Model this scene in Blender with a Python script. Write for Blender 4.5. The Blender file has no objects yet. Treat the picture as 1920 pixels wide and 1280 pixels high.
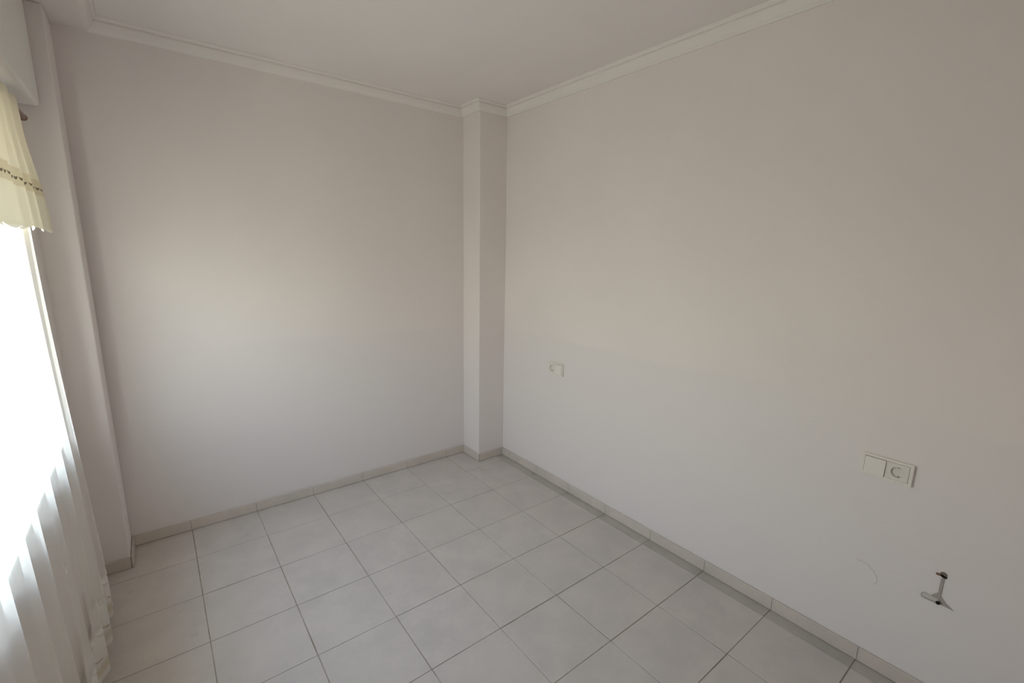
import bpy, bmesh, math, random
from mathutils import Vector, Matrix
random.seed(7)
SC = bpy.context.scene
COL = SC.collection

# ------------------------------------------------------------------ camera
F, YAW, PITCH, ROLL = 861.72, 0.6707, -0.1958, 0.0197
CX, CY = 967.28, 647.21
CAM = Vector((-1.0276, -2.3513, 1.5812))
d = Vector((math.sin(YAW)*math.cos(PITCH), math.cos(YAW)*math.cos(PITCH), math.sin(PITCH)))
r = Vector((math.cos(YAW), -math.sin(YAW), 0)); u = r.cross(d)
r2 = r*math.cos(ROLL)+u*math.sin(ROLL); u2 = -r*math.sin(ROLL)+u*math.cos(ROLL)
cam = bpy.data.objects.new('camera', bpy.data.cameras.new('camera')); COL.objects.link(cam)
m = Matrix((r2, u2, -d)).transposed().to_4x4(); m.translation = CAM
cam.matrix_world = m
cam.data.sensor_width = 36; cam.data.lens = F/1920*36
cam.data.shift_x = (960-CX)/1920; cam.data.shift_y = (CY-640)/1920
cam.data.clip_start = 0.02
SC.camera = cam

# ------------------------------------------------------------------ world and exposure
W = bpy.data.worlds.new('world'); SC.world = W; W.use_nodes = True
nt = W.node_tree; bg = nt.nodes['Background']
tc = nt.nodes.new('ShaderNodeTexCoord'); sx = nt.nodes.new('ShaderNodeSeparateXYZ')
rp = nt.nodes.new('ShaderNodeValToRGB'); mr = nt.nodes.new('ShaderNodeMapRange')
nt.links.new(tc.outputs['Generated'], sx.inputs[0]); nt.links.new(sx.outputs['Z'], mr.inputs['Value'])
mr.inputs['From Min'].default_value = -1; mr.inputs['From Max'].default_value = 1
nt.links.new(mr.outputs[0], rp.inputs[0]); nt.links.new(rp.outputs[0], bg.inputs[0])
e = rp.color_ramp.elements
e[0].position = 0.0; e[0].color = (0.95, 0.89, 0.74, 1)       # pavement and ground below
e[1].position = 1.0; e[1].color = (0.76, 1.0, 1.45, 1)       # zenith
for pos, c in ((0.40, (0.96, 0.90, 0.77, 1)), (0.49, (1.21, 1.16, 1.02, 1)), (0.60, (1.16, 1.18, 1.20, 1)), (0.75, (0.93, 1.04, 1.27, 1))):
    k = e.new(pos); k.color = c
bg.inputs[1].default_value = 9.8
SC.view_settings.view_transform = 'Standard'; SC.view_settings.look = 'None'
SC.view_settings.gamma = 1; SC.view_settings.use_curve_mapping = False
SC.view_settings.exposure = -0.07
SC.cycles.diffuse_bounces = 8; SC.cycles.max_bounces = 16; SC.cycles.transparent_max_bounces = 24
SC.cycles.sample_clamp_indirect = 10

# ------------------------------------------------------------------ dimensions (metres)
T = 0.33
YB, XR, ZC, ZT = 0.6464, 1.0607, 2.521, 2.585     # back wall, right wall, cornice foot, ceiling
YP, XP = 0.4269, 0.8311                           # right-hand corner pillar
XL, YL = -1.2529, 0.4389                          # left-hand column
XB = -1.14                                        # beam face
XW = -1.372                                       # window wall face
XBOX, ZBOX = -1.305, 2.13                         # roller shutter box
YF = -2.86                                        # wall behind the camera
WY0, WY1, WZ0, WZ1 = -1.45, 0.10, 0.80, 2.02      # window opening
ZS = 0.0595                                       # skirting height

portal = bpy.data.lights.new('window_portal', 'AREA'); portal.shape = 'RECTANGLE'
portal.size = WZ1-WZ0; portal.size_y = WY1-WY0; portal.cycles.is_portal = True
po = bpy.data.objects.new('window_portal', portal); COL.objects.link(po)
po.location = (XW-0.31, (WY0+WY1)/2, (WZ0+WZ1)/2); po.rotation_euler = (0, -math.pi/2, 0)

# ------------------------------------------------------------------ materials
def mat(name, col, rough=0.6, spec=0.5, metal=0.0):
    M = bpy.data.materials.new(name); M.use_nodes = True
    b = M.node_tree.nodes['Principled BSDF']
    b.inputs['Base Color'].default_value = (*col, 1); b.inputs['Roughness'].default_value = rough
    b.inputs['Specular IOR Level'].default_value = spec; b.inputs['Metallic'].default_value = metal
    return M, M.node_tree, b
def noise(nt, scale, detail=3, coord='Object', rough=0.5):
    t = nt.nodes.new('ShaderNodeTexCoord'); n = nt.nodes.new('ShaderNodeTexNoise')
    if coord == 'World':
        g = nt.nodes.new('ShaderNodeNewGeometry'); nt.links.new(g.outputs['Position'], n.inputs['Vector'])
    else: nt.links.new(t.outputs[coord], n.inputs['Vector'])
    n.inputs['Scale'].default_value = scale; n.inputs['Detail'].default_value = detail
    n.inputs['Roughness'].default_value = rough
    return n.outputs['Fac']
def ramp(nt, fac, stops):
    rr = nt.nodes.new('ShaderNodeValToRGB'); nt.links.new(fac, rr.inputs[0]); e = rr.color_ramp.elements
    e[0].position, e[0].color = stops[0][0], (*stops[0][1], 1)
    e[1].position, e[1].color = stops[-1][0], (*stops[-1][1], 1)
    for p, c in stops[1:-1]:
        k = e.new(p); k.color = (*c, 1)
    return rr.outputs[0]
def bump(nt, b, h, strength, dist):
    n = nt.nodes.new('ShaderNodeBump'); n.inputs['Strength'].default_value = strength
    n.inputs['Distance'].default_value = dist
    nt.links.new(h, n.inputs['Height']); nt.links.new(n.outputs[0], b.inputs['Normal'])
def math_(nt, op, a, b=None, clamp=False):
    n = nt.nodes.new('ShaderNodeMath'); n.operation = op; n.use_clamp = clamp
    for i, v in enumerate((a, b)):
        if v is None: continue
        if isinstance(v, (int, float)): n.inputs[i].default_value = v
        else: nt.links.new(v, n.inputs[i])
    return n.outputs[0]
def mixc(nt, fac, a, b):
    n = nt.nodes.new('ShaderNodeMix'); n.data_type = 'RGBA'
    if isinstance(fac, (int, float)): n.inputs[0].default_value = fac
    else: nt.links.new(fac, n.inputs[0])
    for i, v in ((6, a), (7, b)):
        if isinstance(v, tuple): n.inputs[i].default_value = (*v, 1)
        else: nt.links.new(v, n.inputs[i])
    return n.outputs[2]

def wall_mat(name, base, band=True):
    M, nt, b = mat(name, base, 0.75, 0.3)
    c = ramp(nt, noise(nt, 1.7, 4, 'World'), [(0.3, tuple(x*0.975 for x in base)), (0.7, tuple(min(1, x*1.02) for x in base))])
    if band:   # lower part of the wall was painted over in a slightly greyer coat
        g = nt.nodes.new('ShaderNodeNewGeometry'); s = nt.nodes.new('ShaderNodeSeparateXYZ')
        nt.links.new(g.outputs['Position'], s.inputs[0])
        wob = math_(nt, 'MULTIPLY', noise(nt, 3, 3, 'World'), 0.10)
        f = math_(nt, 'MULTIPLY', math_(nt, 'SUBTRACT', 1.10, math_(nt, 'ADD', s.outputs['Z'], wob)), 30, True)
        c = mixc(nt, f, c, tuple(x*k for x, k in zip(base, (0.978, 0.984, 0.99))))
    nt.links.new(c, b.inputs['Base Color'])
    h = math_(nt, 'ADD', noise(nt, 9, 5, 'World', 0.6), math_(nt, 'MULTIPLY', noise(nt, 140, 3, 'World'), 0.12))
    bump(nt, b, h, 0.35, 0.006)
    return M
M_wall = wall_mat('plaster_wall', (0.79, 0.74, 0.725))
M_wallp = wall_mat('plaster_pillar', (0.79, 0.74, 0.725), False)
M_ceil = wall_mat('plaster_ceiling', (0.80, 0.77, 0.765), False)
M_corn = wall_mat('plaster_cornice', (0.80, 0.77, 0.75), False)
M_box = wall_mat('shutter_box_paint', (0.80, 0.79, 0.76), False)

def tile_mat(name, base, dirt):
    M, nt, b = mat(name, base, 0.34, 0.4)
    o = nt.nodes.new('ShaderNodeObjectInfo')
    a = noise(nt, 5, 5, 'World', 0.65); f = noise(nt, 60, 4, 'World', 0.7)
    dk = tuple(x*k*(1-dirt) for x, k in zip(base, (0.88, 0.89, 0.90)))
    c = ramp(nt, a, [(0.38, dk), (0.60, base)])
    c = mixc(nt, math_(nt, 'MULTIPLY', math_(nt, 'SUBTRACT', f, 0.35, True), 0.6), c, tuple(x*0.80 for x in base))
    # per-tile shift
    c = mixc(nt, math_(nt, 'MULTIPLY', o.outputs['Random'], 0.35), c, tuple(x*k for x, k in zip(base, (0.90, 0.90, 0.89))))
    # sparse scuffs
    s = noise(nt, 11, 2, 'World'); s = math_(nt, 'MULTIPLY', math_(nt, 'SUBTRACT', s, 0.70, True), 4.0, True)
    c = mixc(nt, s, c, tuple(x*0.62 for x in base))
    nt.links.new(c, b.inputs['Base Color'])
    nt.links.new(math_(nt, 'ADD', math_(nt, 'MULTIPLY', a, 0.18), 0.30), b.inputs['Roughness'])
    bump(nt, b, math_(nt, 'ADD', noise(nt, 3, 2, 'World'), math_(nt, 'MULTIPLY', f, 0.06)), 0.18, 0.004)
    return M
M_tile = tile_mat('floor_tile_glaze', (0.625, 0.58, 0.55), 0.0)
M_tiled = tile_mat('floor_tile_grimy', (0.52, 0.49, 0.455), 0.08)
M_skirt = tile_mat('skirting_tile_glaze', (0.665, 0.60, 0.54), 0.0)
M_grout, nt, b = mat('grout', (0.30, 0.265, 0.23), 0.9, 0.2)
nt.links.new(ramp(nt, noise(nt, 6, 4, 'World'), [(0.35, (0.25, 0.20, 0.16)), (0.64, (0.47, 0.42, 0.36))]), b.inputs['Base Color'])
M_plastic, *_ = mat('white_switch_plastic', (0.80, 0.755, 0.705), 0.35)
M_plastic2, *_ = mat('white_socket_insert', (0.74, 0.71, 0.66), 0.3)
M_darkp, *_ = mat('dark_hole', (0.02, 0.017, 0.015), 0.8, 0.1)
M_steel, *_ = mat('earth_clip_steel', (0.55, 0.52, 0.48), 0.35, 0.5, 1.0)
M_brown, nt, b = mat('brown_wood', (0.20, 0.10, 0.06), 0.4)
M_frame, *_ = mat('window_frame_paint', (0.72, 0.72, 0.70), 0.4)
M_clip, *_ = mat('grey_clip_plastic', (0.52, 0.50, 0.47), 0.45)
M_washer, *_ = mat('rusty_washer', (0.22, 0.17, 0.145), 0.7)
M_shade, nt, b = mat('clip_shadow_tone', (0.40, 0.365, 0.335), 0.9, 0.1)  # painted shadow tone for the strip and the shadow plate at the clip
M_pencil, *_ = mat('pencil_mark', (0.56, 0.53, 0.51), 0.9, 0.1)
M_glass, nt, b = mat('window_glass', (1, 1, 1), 0.0)
b.inputs['Transmission Weight'].default_value = 1; b.inputs['IOR'].default_value = 1.0
nt.nodes.clear(); o_ = nt.nodes.new('ShaderNodeOutputMaterial'); mx = nt.nodes.new('ShaderNodeMixShader')
gl = nt.nodes.new('ShaderNodeBsdfGlossy'); gl.inputs['Roughness'].default_value = 0.02
tr = nt.nodes.new('ShaderNodeBsdfTransparent'); tr.inputs[0].default_value = (0.92, 0.95, 0.93, 1); mx.inputs[0].default_value = 0.07
nt.links.new(tr.outputs[0], mx.inputs[1]); nt.links.new(gl.outputs[0], mx.inputs[2]); nt.links.new(mx.outputs[0], o_.inputs[0])

def cloth(name, base, sheer, valance):
    M = bpy.data.materials.new(name); M.use_nodes = True; nt = M.node_tree; nt.nodes.clear()
    out = nt.nodes.new('ShaderNodeOutputMaterial')
    uv = nt.nodes.new('ShaderNodeUVMap'); s = nt.nodes.new('ShaderNodeSeparateXYZ'); nt.links.new(uv.outputs[0], s.inputs[0])
    U, V = s.outputs['X'], s.outputs['Y']                      # metres along the cloth, height
    weave = math_(nt, 'MULTIPLY', math_(nt, 'SINE', math_(nt, 'MULTIPLY', U, 2600)), math_(nt, 'SINE', math_(nt, 'MULTIPLY', V, 2600)))
    D = lambda c: c
    def band(v, z0, z1, k=400):
        return math_(nt, 'MULTIPLY', math_(nt, 'MULTIPLY', math_(nt, 'SUBTRACT', v, z0), k, True), math_(nt, 'MULTIPLY', math_(nt, 'SUBTRACT', z1, v), k, True))
    def slits(zc, period, half_u, half_v, phase=0.0, tilt=0.0):
        fu = math_(nt, 'SUBTRACT', math_(nt, 'FRACT', math_(nt, 'ADD', math_(nt, 'DIVIDE', U, period), phase)), 0.5)
        fu = math_(nt, 'MULTIPLY', fu, period)
        a = math_(nt, 'DIVIDE', fu, half_u)
        dv = math_(nt, 'SUBTRACT', math_(nt, 'SUBTRACT', V, zc), math_(nt, 'MULTIPLY', fu, tilt))
        dv = math_(nt, 'SUBTRACT', dv, math_(nt, 'MULTIPLY', math_(nt, 'MULTIPLY', a, a), half_v*1.5))
        bb = math_(nt, 'DIVIDE', dv, half_v)
        q = math_(nt, 'ADD', math_(nt, 'MULTIPLY', a, a), math_(nt, 'MULTIPLY', bb, bb))
        return math_(nt, 'MULTIPLY', math_(nt, 'SUBTRACT', 1.0, q), 6, True)
    if valance:
        hole = slits(1.778, 0.034, 0.0145, 0.0042)
        lace = band(V, 1.755, 1.812)
        thick = math_(nt, 'MAXIMUM', lace, band(V, 1.60, 1.652, 60))
    else:
        hole = math_(nt, 'MAXIMUM', slits(0.12, 0.066, 0.024, 0.0045, 0, 0.5), slits(0.20, 0.066, 0.024, 0.0045, 0.5, 0.5))
        lace = band(V, 0.05, 0.115, 40)
        thick = math_(nt, 'MAXIMUM', band(V, 0.03, 0.24, 40), slits(0.62, 0.31, 0.010, 0.008, 0.2))
    col = mixc(nt, math_(nt, 'MULTIPLY', lace, 0.55), base, (0.62, 0.52, 0.34))
    if valance:
        col = mixc(nt, math_(nt, 'MULTIPLY', hole, 0.9), col, (0.12, 0.095, 0.06))
        col = mixc(nt, band(V, 1.60, 1.638, 200), col, (0.90, 0.87, 0.78))
        hole = math_(nt, 'MULTIPLY', hole, 0.0)
    edge = math_(nt, 'MULTIPLY', hole, 0.0)
    df = nt.nodes.new('ShaderNodeBsdfDiffuse'); tl = nt.nodes.new('ShaderNodeBsdfTranslucent'); tp = nt.nodes.new('ShaderNodeBsdfTransparent')
    nt.links.new(col, df.inputs[0]); nt.links.new(col, tl.inputs[0])
    m1 = nt.nodes.new('ShaderNodeMixShader'); m1.inputs[0].default_value = 0.10 if valance else 0.36
    nt.links.new(df.outputs[0], m1.inputs[1]); nt.links.new(tl.outputs[0], m1.inputs[2])
    m2 = nt.nodes.new('ShaderNodeMixShader')
    f = math_(nt, 'MULTIPLY', math_(nt, 'SUBTRACT', 1.0, math_(nt, 'MULTIPLY', thick, 0.85)), sheer)
    f = math_(nt, 'MAXIMUM', f, hole)
    nt.links.new(f, m2.inputs[0]); nt.links.new(m1.outputs[0], m2.inputs[1]); nt.links.new(tp.outputs[0], m2.inputs[2])
    bn = nt.nodes.new('ShaderNodeBump'); bn.inputs['Strength'].default_value = 0.15; bn.inputs['Distance'].default_value = 0.001
    nt.links.new(weave, bn.inputs['Height']); nt.links.new(bn.outputs[0], df.inputs['Normal'])
    nt.links.new(m2.outputs[0], out.inputs[0])
    return M
M_sheer = cloth('sheer_curtain_cloth', (0.88, 0.87, 0.83), 0.68, False)
M_val = cloth('cream_valance_cloth', (0.80, 0.75, 0.60), 0.03, True)

# ------------------------------------------------------------------ helpers
def link(name, me, material, parent=None):
    o = bpy.data.objects.new(name, me); COL.objects.link(o)
    if material: me.materials.append(material)
    if parent: o.parent = parent
    return o
def new_mesh(name, bm, material, parent=None, smooth=False):
    bmesh.ops.recalc_face_normals(bm, faces=bm.faces)
    me = bpy.data.meshes.new(name); bm.to_mesh(me); bm.free()
    if smooth:
        for p in me.polygons: p.use_smooth = True
    return link(name, me, material, parent)
def add_box(bm, a, b, bev=0, seg=2):
    r_ = bmesh.ops.create_cube(bm, size=1)
    vs = r_['verts']
    for v in vs:
        v.co = Vector(((a[i]+b[i])/2 + v.co[i]*(b[i]-a[i]) for i in range(3)))
    if bev:
        es = list({e for v in vs for e in v.link_edges})
        bmesh.ops.bevel(bm, geom=es, offset=bev, segments=seg, affect='EDGES', profile=0.5)
def box(name, a, b, material, parent=None, bev=0, seg=2):
    bm = bmesh.new(); add_box(bm, a, b, bev, seg); return new_mesh(name, bm, material, parent)
def structure(o, label=None):
    o['kind'] = 'structure'
    if label: o['label'] = label
    return o
def empty(name, loc=(0, 0, 0)):
    o = bpy.data.objects.new(name, None); COL.objects.link(o); o.location = loc; return o
def tag(o, label, cat, group=None):
    o['label'] = label; o['category'] = cat
    if group: o['group'] = group

# ------------------------------------------------------------------ shell
th = 0.12
structure(box('wall_back', (XW-th, YB, -0.05), (XR+th, YB+th, ZT+0.1), M_wall), 'off-white plaster wall at the far end of the room')
bm = bmesh.new()      # right wall with two mounting-box recesses behind the socket plates
SOCK = [(-1.965-0.156/4.55, 0.8235), (-0.1635+0.142/4.55, 0.829)]
g0, g1, hy = 0.8015, 0.851, 0.0245
add_box(bm, (XR, YF-th, -0.05), (XR+th, YB, g0)); add_box(bm, (XR, YF-th, g1), (XR+th, YB, ZT+0.1))
yy0 = YF-th
for yc_, _ in SOCK:
    add_box(bm, (XR, yy0, g0), (XR+th, yc_-hy, g1)); add_box(bm, (XR+0.045, yc_-hy, g0), (XR+th, yc_+hy, g1)); yy0 = yc_+hy
add_box(bm, (XR, yy0, g0), (XR+th, YB, g1))
wr = structure(new_mesh('wall_right', bm, M_wall), 'long off-white plaster wall on the right with two sockets')
structure(box('wall_front', (XW-th, YF-th, -0.05), (XR, YF, ZT+0.1), M_wall), 'off-white plaster wall behind the viewpoint')
bm = bmesh.new()     # window wall, one mesh with the opening left free
X0 = XW-0.30
add_box(bm, (X0, YF, -0.05), (XW, WY0, ZT+0.1))
add_box(bm, (X0, WY1, -0.05), (XW, YB, ZT+0.1))
add_box(bm, (X0, WY0, -0.05), (XW, WY1, WZ0))
add_box(bm, (X0, WY0, WZ1), (XW, WY1, ZT+0.1))
structure(new_mesh('wall_left', bm, M_wallp), 'off-white window wall behind the lace curtain')
structure(box('ceiling', (XB, YF, ZT), (XR, YB, ZT+0.1), M_ceil), 'flat off-white painted ceiling')
structure(box('wall_pillar_right', (XP, YP, 0.0), (XR, YB, ZT), M_wallp, bev=0.0025), 'square boxed plaster pillar in the far right corner')
structure(box('wall_pillar_left', (XW-0.01, YL, 0.0), (XL, YB, ZC), M_wallp, bev=0.006, seg=3), 'plaster column in the far left corner beside the curtain')
structure(box('ceiling_beam', (XW-0.02, YF, ZC), (XB, YB, ZT+0.1), M_wallp), 'dropped plaster beam along the window wall')
structure(box('wall_shutter_box', (XW-0.02, YF, ZBOX), (XBOX, YL, ZC), M_box, bev=0.012, seg=4), 'white boxed-in shutter housing above the window')

# cornice: a profile swept with mitred corners, one trim per run of wall
PROF = [(0.0, 2.5185), (0.009, 2.5185), (0.011, 2.524), (0.018, 2.531), (0.024, 2.541), (0.029, 2.553), (0.032, 2.562),
        (0.029, 2.5635), (0.029, 2.568), (0.040, 2.5695), (0.044, 2.576), (0.045, 2.5855), (0.0, 2.5855)]
PATH = [(XB, YF), (XB, YB), (XP, YB), (XP, YP), (XR, YP), (XR, YF)]   # wall faces, room on the right of travel
def offset(path, i, dd):
    p = Vector(path[i])
    def nrm(a, b):
        t = (Vector(b)-Vector(a)).normalized(); return Vector((t.y, -t.x))
    if i == 0: return p + nrm(path[0], path[1])*dd
    if i == len(path)-1: return p + nrm(path[-2], path[-1])*dd
    return p + (nrm(path[i-1], path[i]) + nrm(path[i], path[i+1]))*dd
names = ['along the beam', 'on the far wall', 'on the left face of the corner pillar', 'on the front face of the corner pillar', 'on the right wall']
for i in range(5):
    bm = bmesh.new(); rings = []
    for j in (i, i+1):
        rings.append([bm.verts.new((*offset(PATH, j, dd), z)) for dd, z in PROF])
    n = len(PROF)
    for k in range(n):
        bm.faces.new((rings[0][k], rings[0][(k+1) % n], rings[1][(k+1) % n], rings[1][k]))
    bm.faces.new(rings[0]); bm.faces.new(rings[1][::-1])
    structure(new_mesh('trim_%d' % (i+1), bm, M_corn), 'moulded plaster cornice ' + names[i])

# floor: grout bed with single tiles laid on it
floor = structure(box('floor', (XW, YF, -0.06), (XR, YB, -0.0025), M_grout), 'light grey ceramic tile floor with brown-grey joints')
G = 0.0016
def tile_mesh(w, h):
    bm = bmesh.new(); add_box(bm, (-w/2, -h/2, -0.010), (w/2, h/2, 0.0), 0.0012, 1)
    bmesh.ops.recalc_face_normals(bm, faces=bm.faces)
    me = bpy.data.meshes.new('tile'); bm.to_mesh(me); bm.free(); return me
cache = {}
xs = [XW] + [T*a for a in range(-3, 4)] + [XR]
ys = [YB] + [T*k for k in range(1, -9, -1)] + [YF]
for i in range(len(xs)-1):
    for j in range(len(ys)-1):
        x0, x1, y1, y0 = xs[i], xs[i+1], ys[j], ys[j+1]
        w, h = x1-x0-2*G, y1-y0-2*G
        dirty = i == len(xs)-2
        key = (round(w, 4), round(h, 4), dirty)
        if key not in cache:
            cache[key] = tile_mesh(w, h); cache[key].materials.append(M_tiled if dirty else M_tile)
        o = bpy.data.objects.new('tile', cache[key]); COL.objects.link(o); o.parent = floor
        o.location = ((x0+x1)/2 + random.uniform(-.0006, .0006), (y0+y1)/2 + random.uniform(-.0006, .0006), random.uniform(-.0005, .0003))
        o.rotation_euler = (random.uniform(-.0012, .0012), random.uniform(-.0012, .0012), random.uniform(-.001, .001))

# skirting: single ceramic pieces on a thin mortar backing
SD = 0.011
def skirting(name, label, p, q, n, start=0.0):
    """pieces from p to q (2D, on the wall face), n = direction into the room"""
    p, q, n = Vector(p), Vector(q), Vector(n); t = (q-p).normalized(); L = (q-p).length
    def slab(nm, a, b, d0, d1, z0, z1, mt, par, bev):
        c = [p+t*a+n*d0, p+t*b+n*d1]
        return box(nm, (min(c[0].x, c[1].x), min(c[0].y, c[1].y), z0), (max(c[0].x, c[1].x), max(c[0].y, c[1].y), z1), mt, par, bev, 2)
    root = structure(slab(name, 0, L, 0, 0.004, 0.0, ZS-0.003, M_grout, None, 0), label)
    a = 0.0; b = start if start > 0.01 else T
    while a < L-1e-4:
        b = min(b, L)
        if L-b < 0.02: b = L
        slab('skirting_tile', a+0.0005, b-0.0005, 0.003, SD, 0.0015, ZS+random.uniform(-.0008, .0008), M_skirt, root, 0.002)
        a = b; b = a+T
skirting('baseboard_back', 'beige ceramic skirting along the far wall', (XL, YB), (XP, YB), (0, -1), 0.26)
skirting('baseboard_right', 'beige ceramic skirting along the right wall', (XR, YP), (XR, YF), (-1, 0), 0.10)
skirting('baseboard_pillar_side', 'ceramic skirting on the left face of the corner pillar', (XP, YB-SD), (XP, YP-SD), (-1, 0))
skirting('baseboard_pillar_front', 'ceramic skirting on the front face of the corner pillar', (XP, YP), (XR-SD, YP), (0, -1))
skirting('baseboard_column_side', 'ceramic skirting on the right face of the left column', (XL, YB-SD), (XL, YL-SD), (1, 0))
skirting('baseboard_column_front', 'ceramic skirting on the front of the left column', (XW, YL), (XL, YL), (0, -1))
skirting('baseboard_left', 'ceramic skirting under the window', (XW, YL-SD), (XW, YF), (1, 0), 0.3)

# ------------------------------------------------------------------ window behind the curtain
win = structure(empty('window_1', (XW-0.25, (WY0+WY1)/2, WZ0)), 'white framed double sash window behind the sheer curtain')
def wpart(name, a, b, mt, bev=0.004):
    o = box(name, a, b, mt, None, bev); o.parent = win; o.matrix_parent_inverse = Matrix.Translation(-win.location); return o
xa, xb, fw = XW-0.29, XW-0.23, 0.045
bm = bmesh.new()
add_box(bm, (xa, WY0, WZ0), (xb, WY1, WZ0+fw), .003); add_box(bm, (xa, WY0, WZ1-fw), (xb, WY1, WZ1), .003)
add_box(bm, (xa, WY0, WZ0+fw), (xb, WY0+fw, WZ1-fw), .003); add_box(bm, (xa, WY1-fw, WZ0+fw), (xb, WY1, WZ1-fw), .003)
o = new_mesh('window_frame', bm, M_frame); o.parent = win; o.matrix_parent_inverse = Matrix.Translation(-win.location)
ym = (WY0+WY1)/2
for s, (y0, y1) in enumerate(((WY0+fw, ym+0.02), (ym-0.02, WY1-fw))):
    x0 = xa+0.004+0.026*s; x1 = x0+0.024
    bm = bmesh.new(); z0, z1, w = WZ0+fw, WZ1-fw, 0.04
    add_box(bm, (x0, y0, z0), (x1, y1, z0+w), .003); add_box(bm, (x0, y0, z1-w), (x1, y1, z1), .003)
    add_box(bm, (x0, y0, z0+w), (x1, y0+w, z1-w), .003); add_box(bm, (x0, y1-w, z0+w), (x1, y1, z1-w), .003)
    o = new_mesh('sash', bm, M_frame); o.parent = win; o.matrix_parent_inverse = Matrix.Translation(-win.location)
    g = box('glass_pane', (x0+.010, y0+w, z0+w), (x0+.014, y1-w, z1-w), M_glass)
    g.parent = o
wpart('window_sill', (XW-0.23, WY0, WZ0), (XW+0.012, WY1, WZ0+0.02), M_frame)

# ------------------------------------------------------------------ curtain rod, valance, sheer curtain
XROD, ZROD = -1.344, 2.056
Y0C, Y1C = -1.75, 0.20
def cyl(bm, p, q, ra, rb=None, seg=16):
    p, q = Vector(p), Vector(q); ax = q-p
    mt = Matrix.Translation((p+q)/2) @ ax.to_track_quat('Z', 'Y').to_matrix().to_4x4()
    bmesh.ops.create_cone(bm, cap_ends=True, segments=seg, radius1=ra, radius2=ra if rb is None else rb, depth=ax.length, matrix=mt)
rod = empty('curtain_rod', (XROD, 0, ZROD))
tag(rod, 'curtain rod with a small brown wooden end knob above the lace valance', 'curtain rod')
bm = bmesh.new(); cyl(bm, (0, Y0C, 0), (0, 0.285, 0), 0.0105); new_mesh('rod', bm, M_brown, rod, True)
bm = bmesh.new()        # turned end knob
prof = [(0, 0.005), (0.004, 0.008), (0.008, 0.0075), (0.012, 0.0055), (0.020, 0.009), (0.028, 0.0105), (0.036, 0.009), (0.043, 0.005), (0.046, 0.0)]
prev = None
for yy, rr in prof:
    if rr == 0: ring = [bm.verts.new((0, 0.28+yy*0.7, 0))]
    else: ring = [bm.verts.new((1.2*rr*math.cos(a*math.tau/20), 0.28+yy*0.7, 1.2*rr*math.sin(a*math.tau/20))) for a in range(20)]
    if prev:
        for k in range(20):
            if len(ring) == 1: bm.faces.new((prev[k], prev[(k+1) % 20], ring[0]))
            else: bm.faces.new((prev[k], prev[(k+1) % 20], ring[(k+1) % 20], ring[k]))
    prev = ring
new_mesh('end_knob', bm, M_brown, rod, True)
for yy in (0.12, -0.75, -1.6):
    bm = bmesh.new(); cyl(bm, (XW-XROD, yy, 0), (0, yy, 0), 0.004); cyl(bm, (XW-XROD, yy, 0), (XW-XROD+0.004, yy, 0), 0.012)
    new_mesh('bracket', bm, M_brown, rod, True)

def smooth(a, b, x):
    t = min(1, max(0, (x-a)/(b-a))); return t*t*(3-2*t)
def drape(name, material, y_far, y_near, ny, nz, zfun, xfun, edge):
    """grid cloth; zfun(u, v) height, xfun(y, v) plane, v = 0 top .. 1 bottom"""
    bm = bmesh.new(); uvl = bm.loops.layers.uv.new('UVMap'); g = []
    arc = 0; prevp = None; us = []
    for i in range(ny+1):
        y = y_far + (y_near-y_far)*i/ny
        p = Vector((xfun(y, 0.6), y))
        if prevp is not None: arc += (p-prevp).length
        prevp = p; us.append(arc)
    for i in range(ny+1):
        y = y_far + (y_near-y_far)*i/ny; col = []
        for j in range(nz+1):
            v = j/nz; z = zfun(us[i], v)
            col.append((bm.verts.new((xfun(y, v), y + edge(v)*(1-i/ny)**5, z)), us[i], z))
        g.append(col)
    for i in range(ny):
        for j in range(nz):
            q = (g[i][j], g[i+1][j], g[i+1][j+1], g[i][j+1])
            f = bm.faces.new([a[0] for a in q])
            for lp, a in zip(f.loops, q): lp[uvl].uv = (a[1], a[2])
    return new_mesh(name, bm, material, None, True)
def folds(y, v, s):
    # irregular soft pleats: sum of a main wave with drifting phase and smaller ones
    w = y + 0.022*math.sin(9*y+1.3) + 0.006*v*math.sin(19*y)
    a = math.sin(math.tau*w/0.19 + s) ; b = math.sin(math.tau*w/0.083 + 1.7*s + 1.1*v)
    a = math.copysign(abs(a)**0.75, a)
    return 0.75*a + 0.25*b
cur = drape('sheer_curtain', M_sheer, 0.085, -1.72, 420, 60,
            lambda uu, v: ZROD-0.012 - v*(ZROD-0.012-0.035) + 0.006*v**8*math.sin(uu*40),
            lambda y, v: -1.349 + 0.030*smooth(0.2, 1.0, v) + (0.009 + 0.015*v)*folds(y, v, 0.6),
            lambda v: 0.02*v + 0.045*smooth(0.35, 0.95, v))
tag(cur, 'long white sheer curtain with a cutwork border hanging over the window', 'curtain')
SCAL = 0.15
val = drape('lace_valance', M_val, 0.195, -1.74, 420, 36,
            lambda uu, v: ZROD+0.018 - v*(ZROD+0.018-1.640) - (v**6)*0.014*(abs(math.sin(math.pi*(uu+0.02)/SCAL))),
            lambda y, v: -1.318 + 0.008*v - 0.008*(1-v) + (0.004+0.010*v)*folds(y*0.93, v, 2.1)*(1-0.3*v),
            lambda v: -0.13*(1-smooth(0.0, 1.0, v)) - 0.05*math.exp(-((v-0.33)/0.2)**2) + 0.012*v)
tag(val, 'short cream lace valance with a scalloped hem over the top of the curtain', 'valance')

# ------------------------------------------------------------------ switches and sockets on the right wall
def face_obj(name, bm, material, parent, smooth=False): return new_mesh(name, bm, material, parent, smooth)
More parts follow.
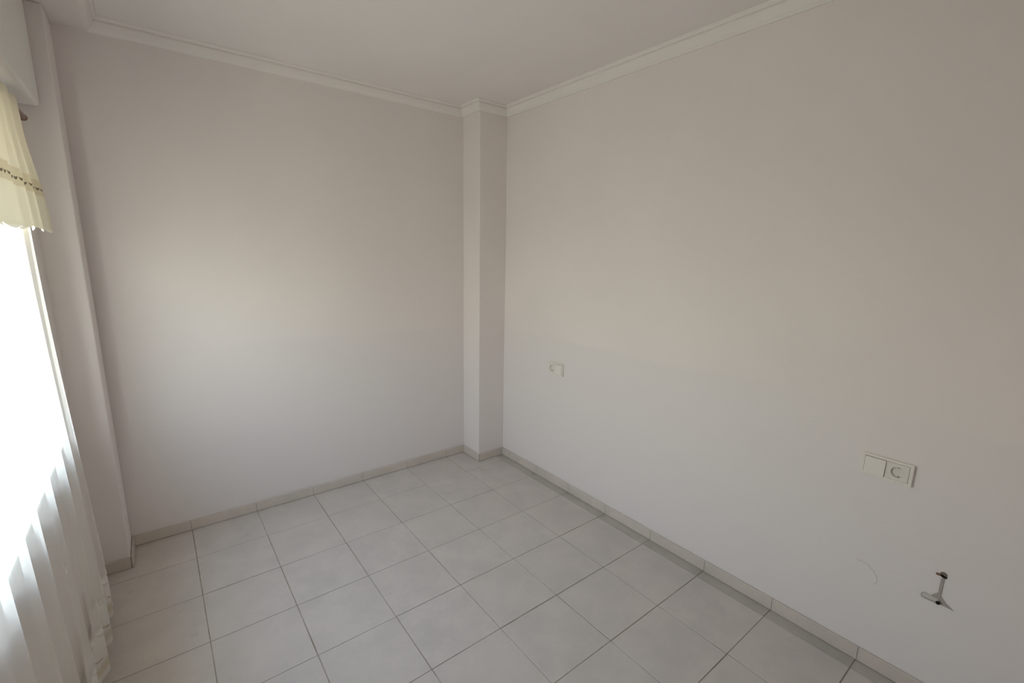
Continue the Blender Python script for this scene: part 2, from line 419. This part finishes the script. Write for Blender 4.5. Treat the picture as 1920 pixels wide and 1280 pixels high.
# local frame of a plate: X out of the wall towards the room is -X world; build directly with root at the wall point
def rbox(bm, y0, y1, z0, z1, x0, x1, bev):          # x measured out of the wall
    add_box(bm, (-x1, y0, z0), (-x0, y1, z1), bev, 2)
def socket_insert(root, cy, half=0.0322):
    """square insert with a round well, pin holes and earth clips"""
    bm = bmesh.new(); N = 40; R0, depth, fr = 0.0200, 0.0235, 0.0138
    def sq(a, h):
        c, s = math.cos(a), math.sin(a); k = h/max(abs(c), abs(s)); return c*k, s*k
    A = [math.tau*i/N + math.pi/N*0 for i in range(N)]
    rings = []
    for hh, xx in ((half, 0.004), (half, fr-0.0015), (half-0.0015, fr)):
        rings.append([bm.verts.new((-xx, cy+sq(a, hh)[0], sq(a, hh)[1])) for a in A])
    for rr, xx in ((R0+0.0015, fr), (R0, fr-0.001), (R0-0.0005, fr-depth), (0.006, fr-depth)):
        rings.append([bm.verts.new((-xx, cy+rr*math.cos(a), rr*math.sin(a))) for a in A])
    for p, q in zip(rings, rings[1:]):
        for i in range(N): bm.faces.new((p[i], p[(i+1) % N], q[(i+1) % N], q[i]))
    bm.faces.new(rings[-1]); bm.faces.new(rings[0][::-1])
    ins = face_obj('socket_insert', bm, M_plastic2, root)
    for s in (-1, 1):
        bm = bmesh.new(); cyl(bm, (-(fr-depth-0.002), cy+s*0.0095, 0), (-(fr-depth+0.0004), cy+s*0.0095, 0), 0.0030)
        face_obj('pin_hole', bm, M_darkp, ins)
        bm = bmesh.new(); rbox(bm, cy-0.003, cy+0.003, s*0.0175-0.0022, s*0.0175+0.0022, fr-depth-0.001, fr-0.0015, 0.0006)
        face_obj('earth_clip', bm, M_steel, ins)
    return ins
def plate(name, label, yc, zc, w, h, swap):
    root = empty(name, (XR, yc, zc)); tag(root, label, 'wall socket')
    # frame with two square windows, built as one raised surround with a recessed backing
    bm = bmesh.new(); t0 = 0.0125; mo = w/4.55; hw, hh, q = w/2, h/2, 0.0325
    rbox(bm, -hw, hw, q, hh, 0.0, t0, 0.0022); rbox(bm, -hw, hw, -hh, -q, 0.0, t0, 0.0022)
    rbox(bm, -hw, -mo-q, -q-.003, q+.003, 0.0, t0, 0.0022); rbox(bm, mo+q, hw, -q-.003, q+.003, 0.0, t0, 0.0022)
    rbox(bm, -mo+q, mo-q, -q-.003, q+.003, 0.0, t0-0.0006, 0.0008)
    face_obj('cover_frame', bm, M_plastic, root)
    ys_, yw = (mo, -mo) if swap else (-mo, mo)      # socket side, switch side (+y is left in the photo)
    socket_insert(root, ys_)
    bm = bmesh.new(); rbox(bm, yw-0.0305, yw+0.0322, -0.0322, 0.0305, 0.003, 0.0132, 0.0012)
    for v in bm.verts:      # rocker tilted a little
        if v.co.x < -0.006: v.co.x -= 0.0016*(-v.co.z/0.031)
    face_obj('rocker' if not swap else 'blank_insert', bm, M_plastic, root)
    return root
plate('double_socket', 'white double wall plate with rocker switch and round socket, above the pencil arc', -1.965, 0.8235, 0.156, 0.083, False)
plate('double_socket', 'white double wall plate near the corner pillar with round socket on its left half', -0.1635, 0.829, 0.142, 0.083, True)

# ------------------------------------------------------------------ broken clip and drill holes low on the right wall
clip = empty('wall_clip', (XR, -2.165, 0.398)); tag(clip, 'broken grey plastic clip with dark screw holes low on the right wall', 'wall clip')
bm = bmesh.new(); rbox(bm, -0.012, 0.038, -0.0105, 0.0095, 0.0, 0.008, 0.0068); face_obj('rounded_arm', bm, M_clip, clip, True)
bm = bmesh.new(); rbox(bm, -0.012, -0.003, 0.004, 0.090, 0.0, 0.0035, 0.0015); face_obj('upright_strip', bm, M_shade, clip)  # strip coloured in the shadow tone
bm = bmesh.new(); cyl(bm, (-0.006, -0.009, -0.004), (-0.0105, -0.009, -0.004), 0.0062); face_obj('screw_head', bm, M_darkp, clip)
bm = bmesh.new(); cyl(bm, (0.001, 0, 0), (-0.0042, 0, 0), 0.0080)
for v in bm.verts:
    v.co = Matrix.Rotation(math.radians(20), 3, 'X') @ Vector((v.co.x, v.co.y*1.25, v.co.z*0.62)); v.co.y -= 0.0075; v.co.z += 0.0985
face_obj('drill_hole', bm, M_darkp, clip)
bm = bmesh.new(); cyl(bm, (0.001, -0.007, 0.104), (-0.0030, -0.007, 0.104), 0.0105, 0.0085, 24); face_obj('washer', bm, M_washer, clip, False)
bm = bmesh.new(); rbox(bm, 0.000, 0.012, 0.099, 0.104, 0.0, 0.012, 0.002); face_obj('plug_tab', bm, M_brown, clip)
bm = bmesh.new()        # dark plate shaped as the arm's cast shadow, narrowing to the right
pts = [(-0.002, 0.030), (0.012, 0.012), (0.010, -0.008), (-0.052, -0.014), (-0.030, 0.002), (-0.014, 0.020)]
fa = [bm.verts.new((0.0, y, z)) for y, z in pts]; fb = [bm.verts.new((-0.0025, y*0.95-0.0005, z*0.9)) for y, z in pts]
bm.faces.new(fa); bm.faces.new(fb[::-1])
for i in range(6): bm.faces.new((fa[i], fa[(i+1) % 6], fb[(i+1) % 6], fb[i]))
face_obj('arm_shadow', bm, M_shade, clip)

# faint arc drawn on the wall beside the clip
bm = bmesh.new(); P = [(-1.925, 0.418), (-1.945, 0.4205), (-1.965, 0.415), (-1.983, 0.401), (-1.995, 0.383), (-1.999, 0.366), (-1.994, 0.352), (-1.984, 0.345)]
pv = None
for i, (y, z) in enumerate(P):
    a = Vector(P[max(0, i-1)]); b_ = Vector(P[min(len(P)-1, i+1)]); t = (b_-a).normalized(); n = Vector((-t.y, t.x))*0.0009
    q = [bm.verts.new((XR-0.0003, y+n.x, z+n.y)), bm.verts.new((XR-0.0012, y, z)), bm.verts.new((XR-0.0003, y-n.x, z-n.y))]
    if pv:
        bm.faces.new((pv[0], pv[1], q[1], q[0])); bm.faces.new((pv[1], pv[2], q[2], q[1]))
    pv = q
new_mesh('arc_mark', bm, M_pencil, wr)
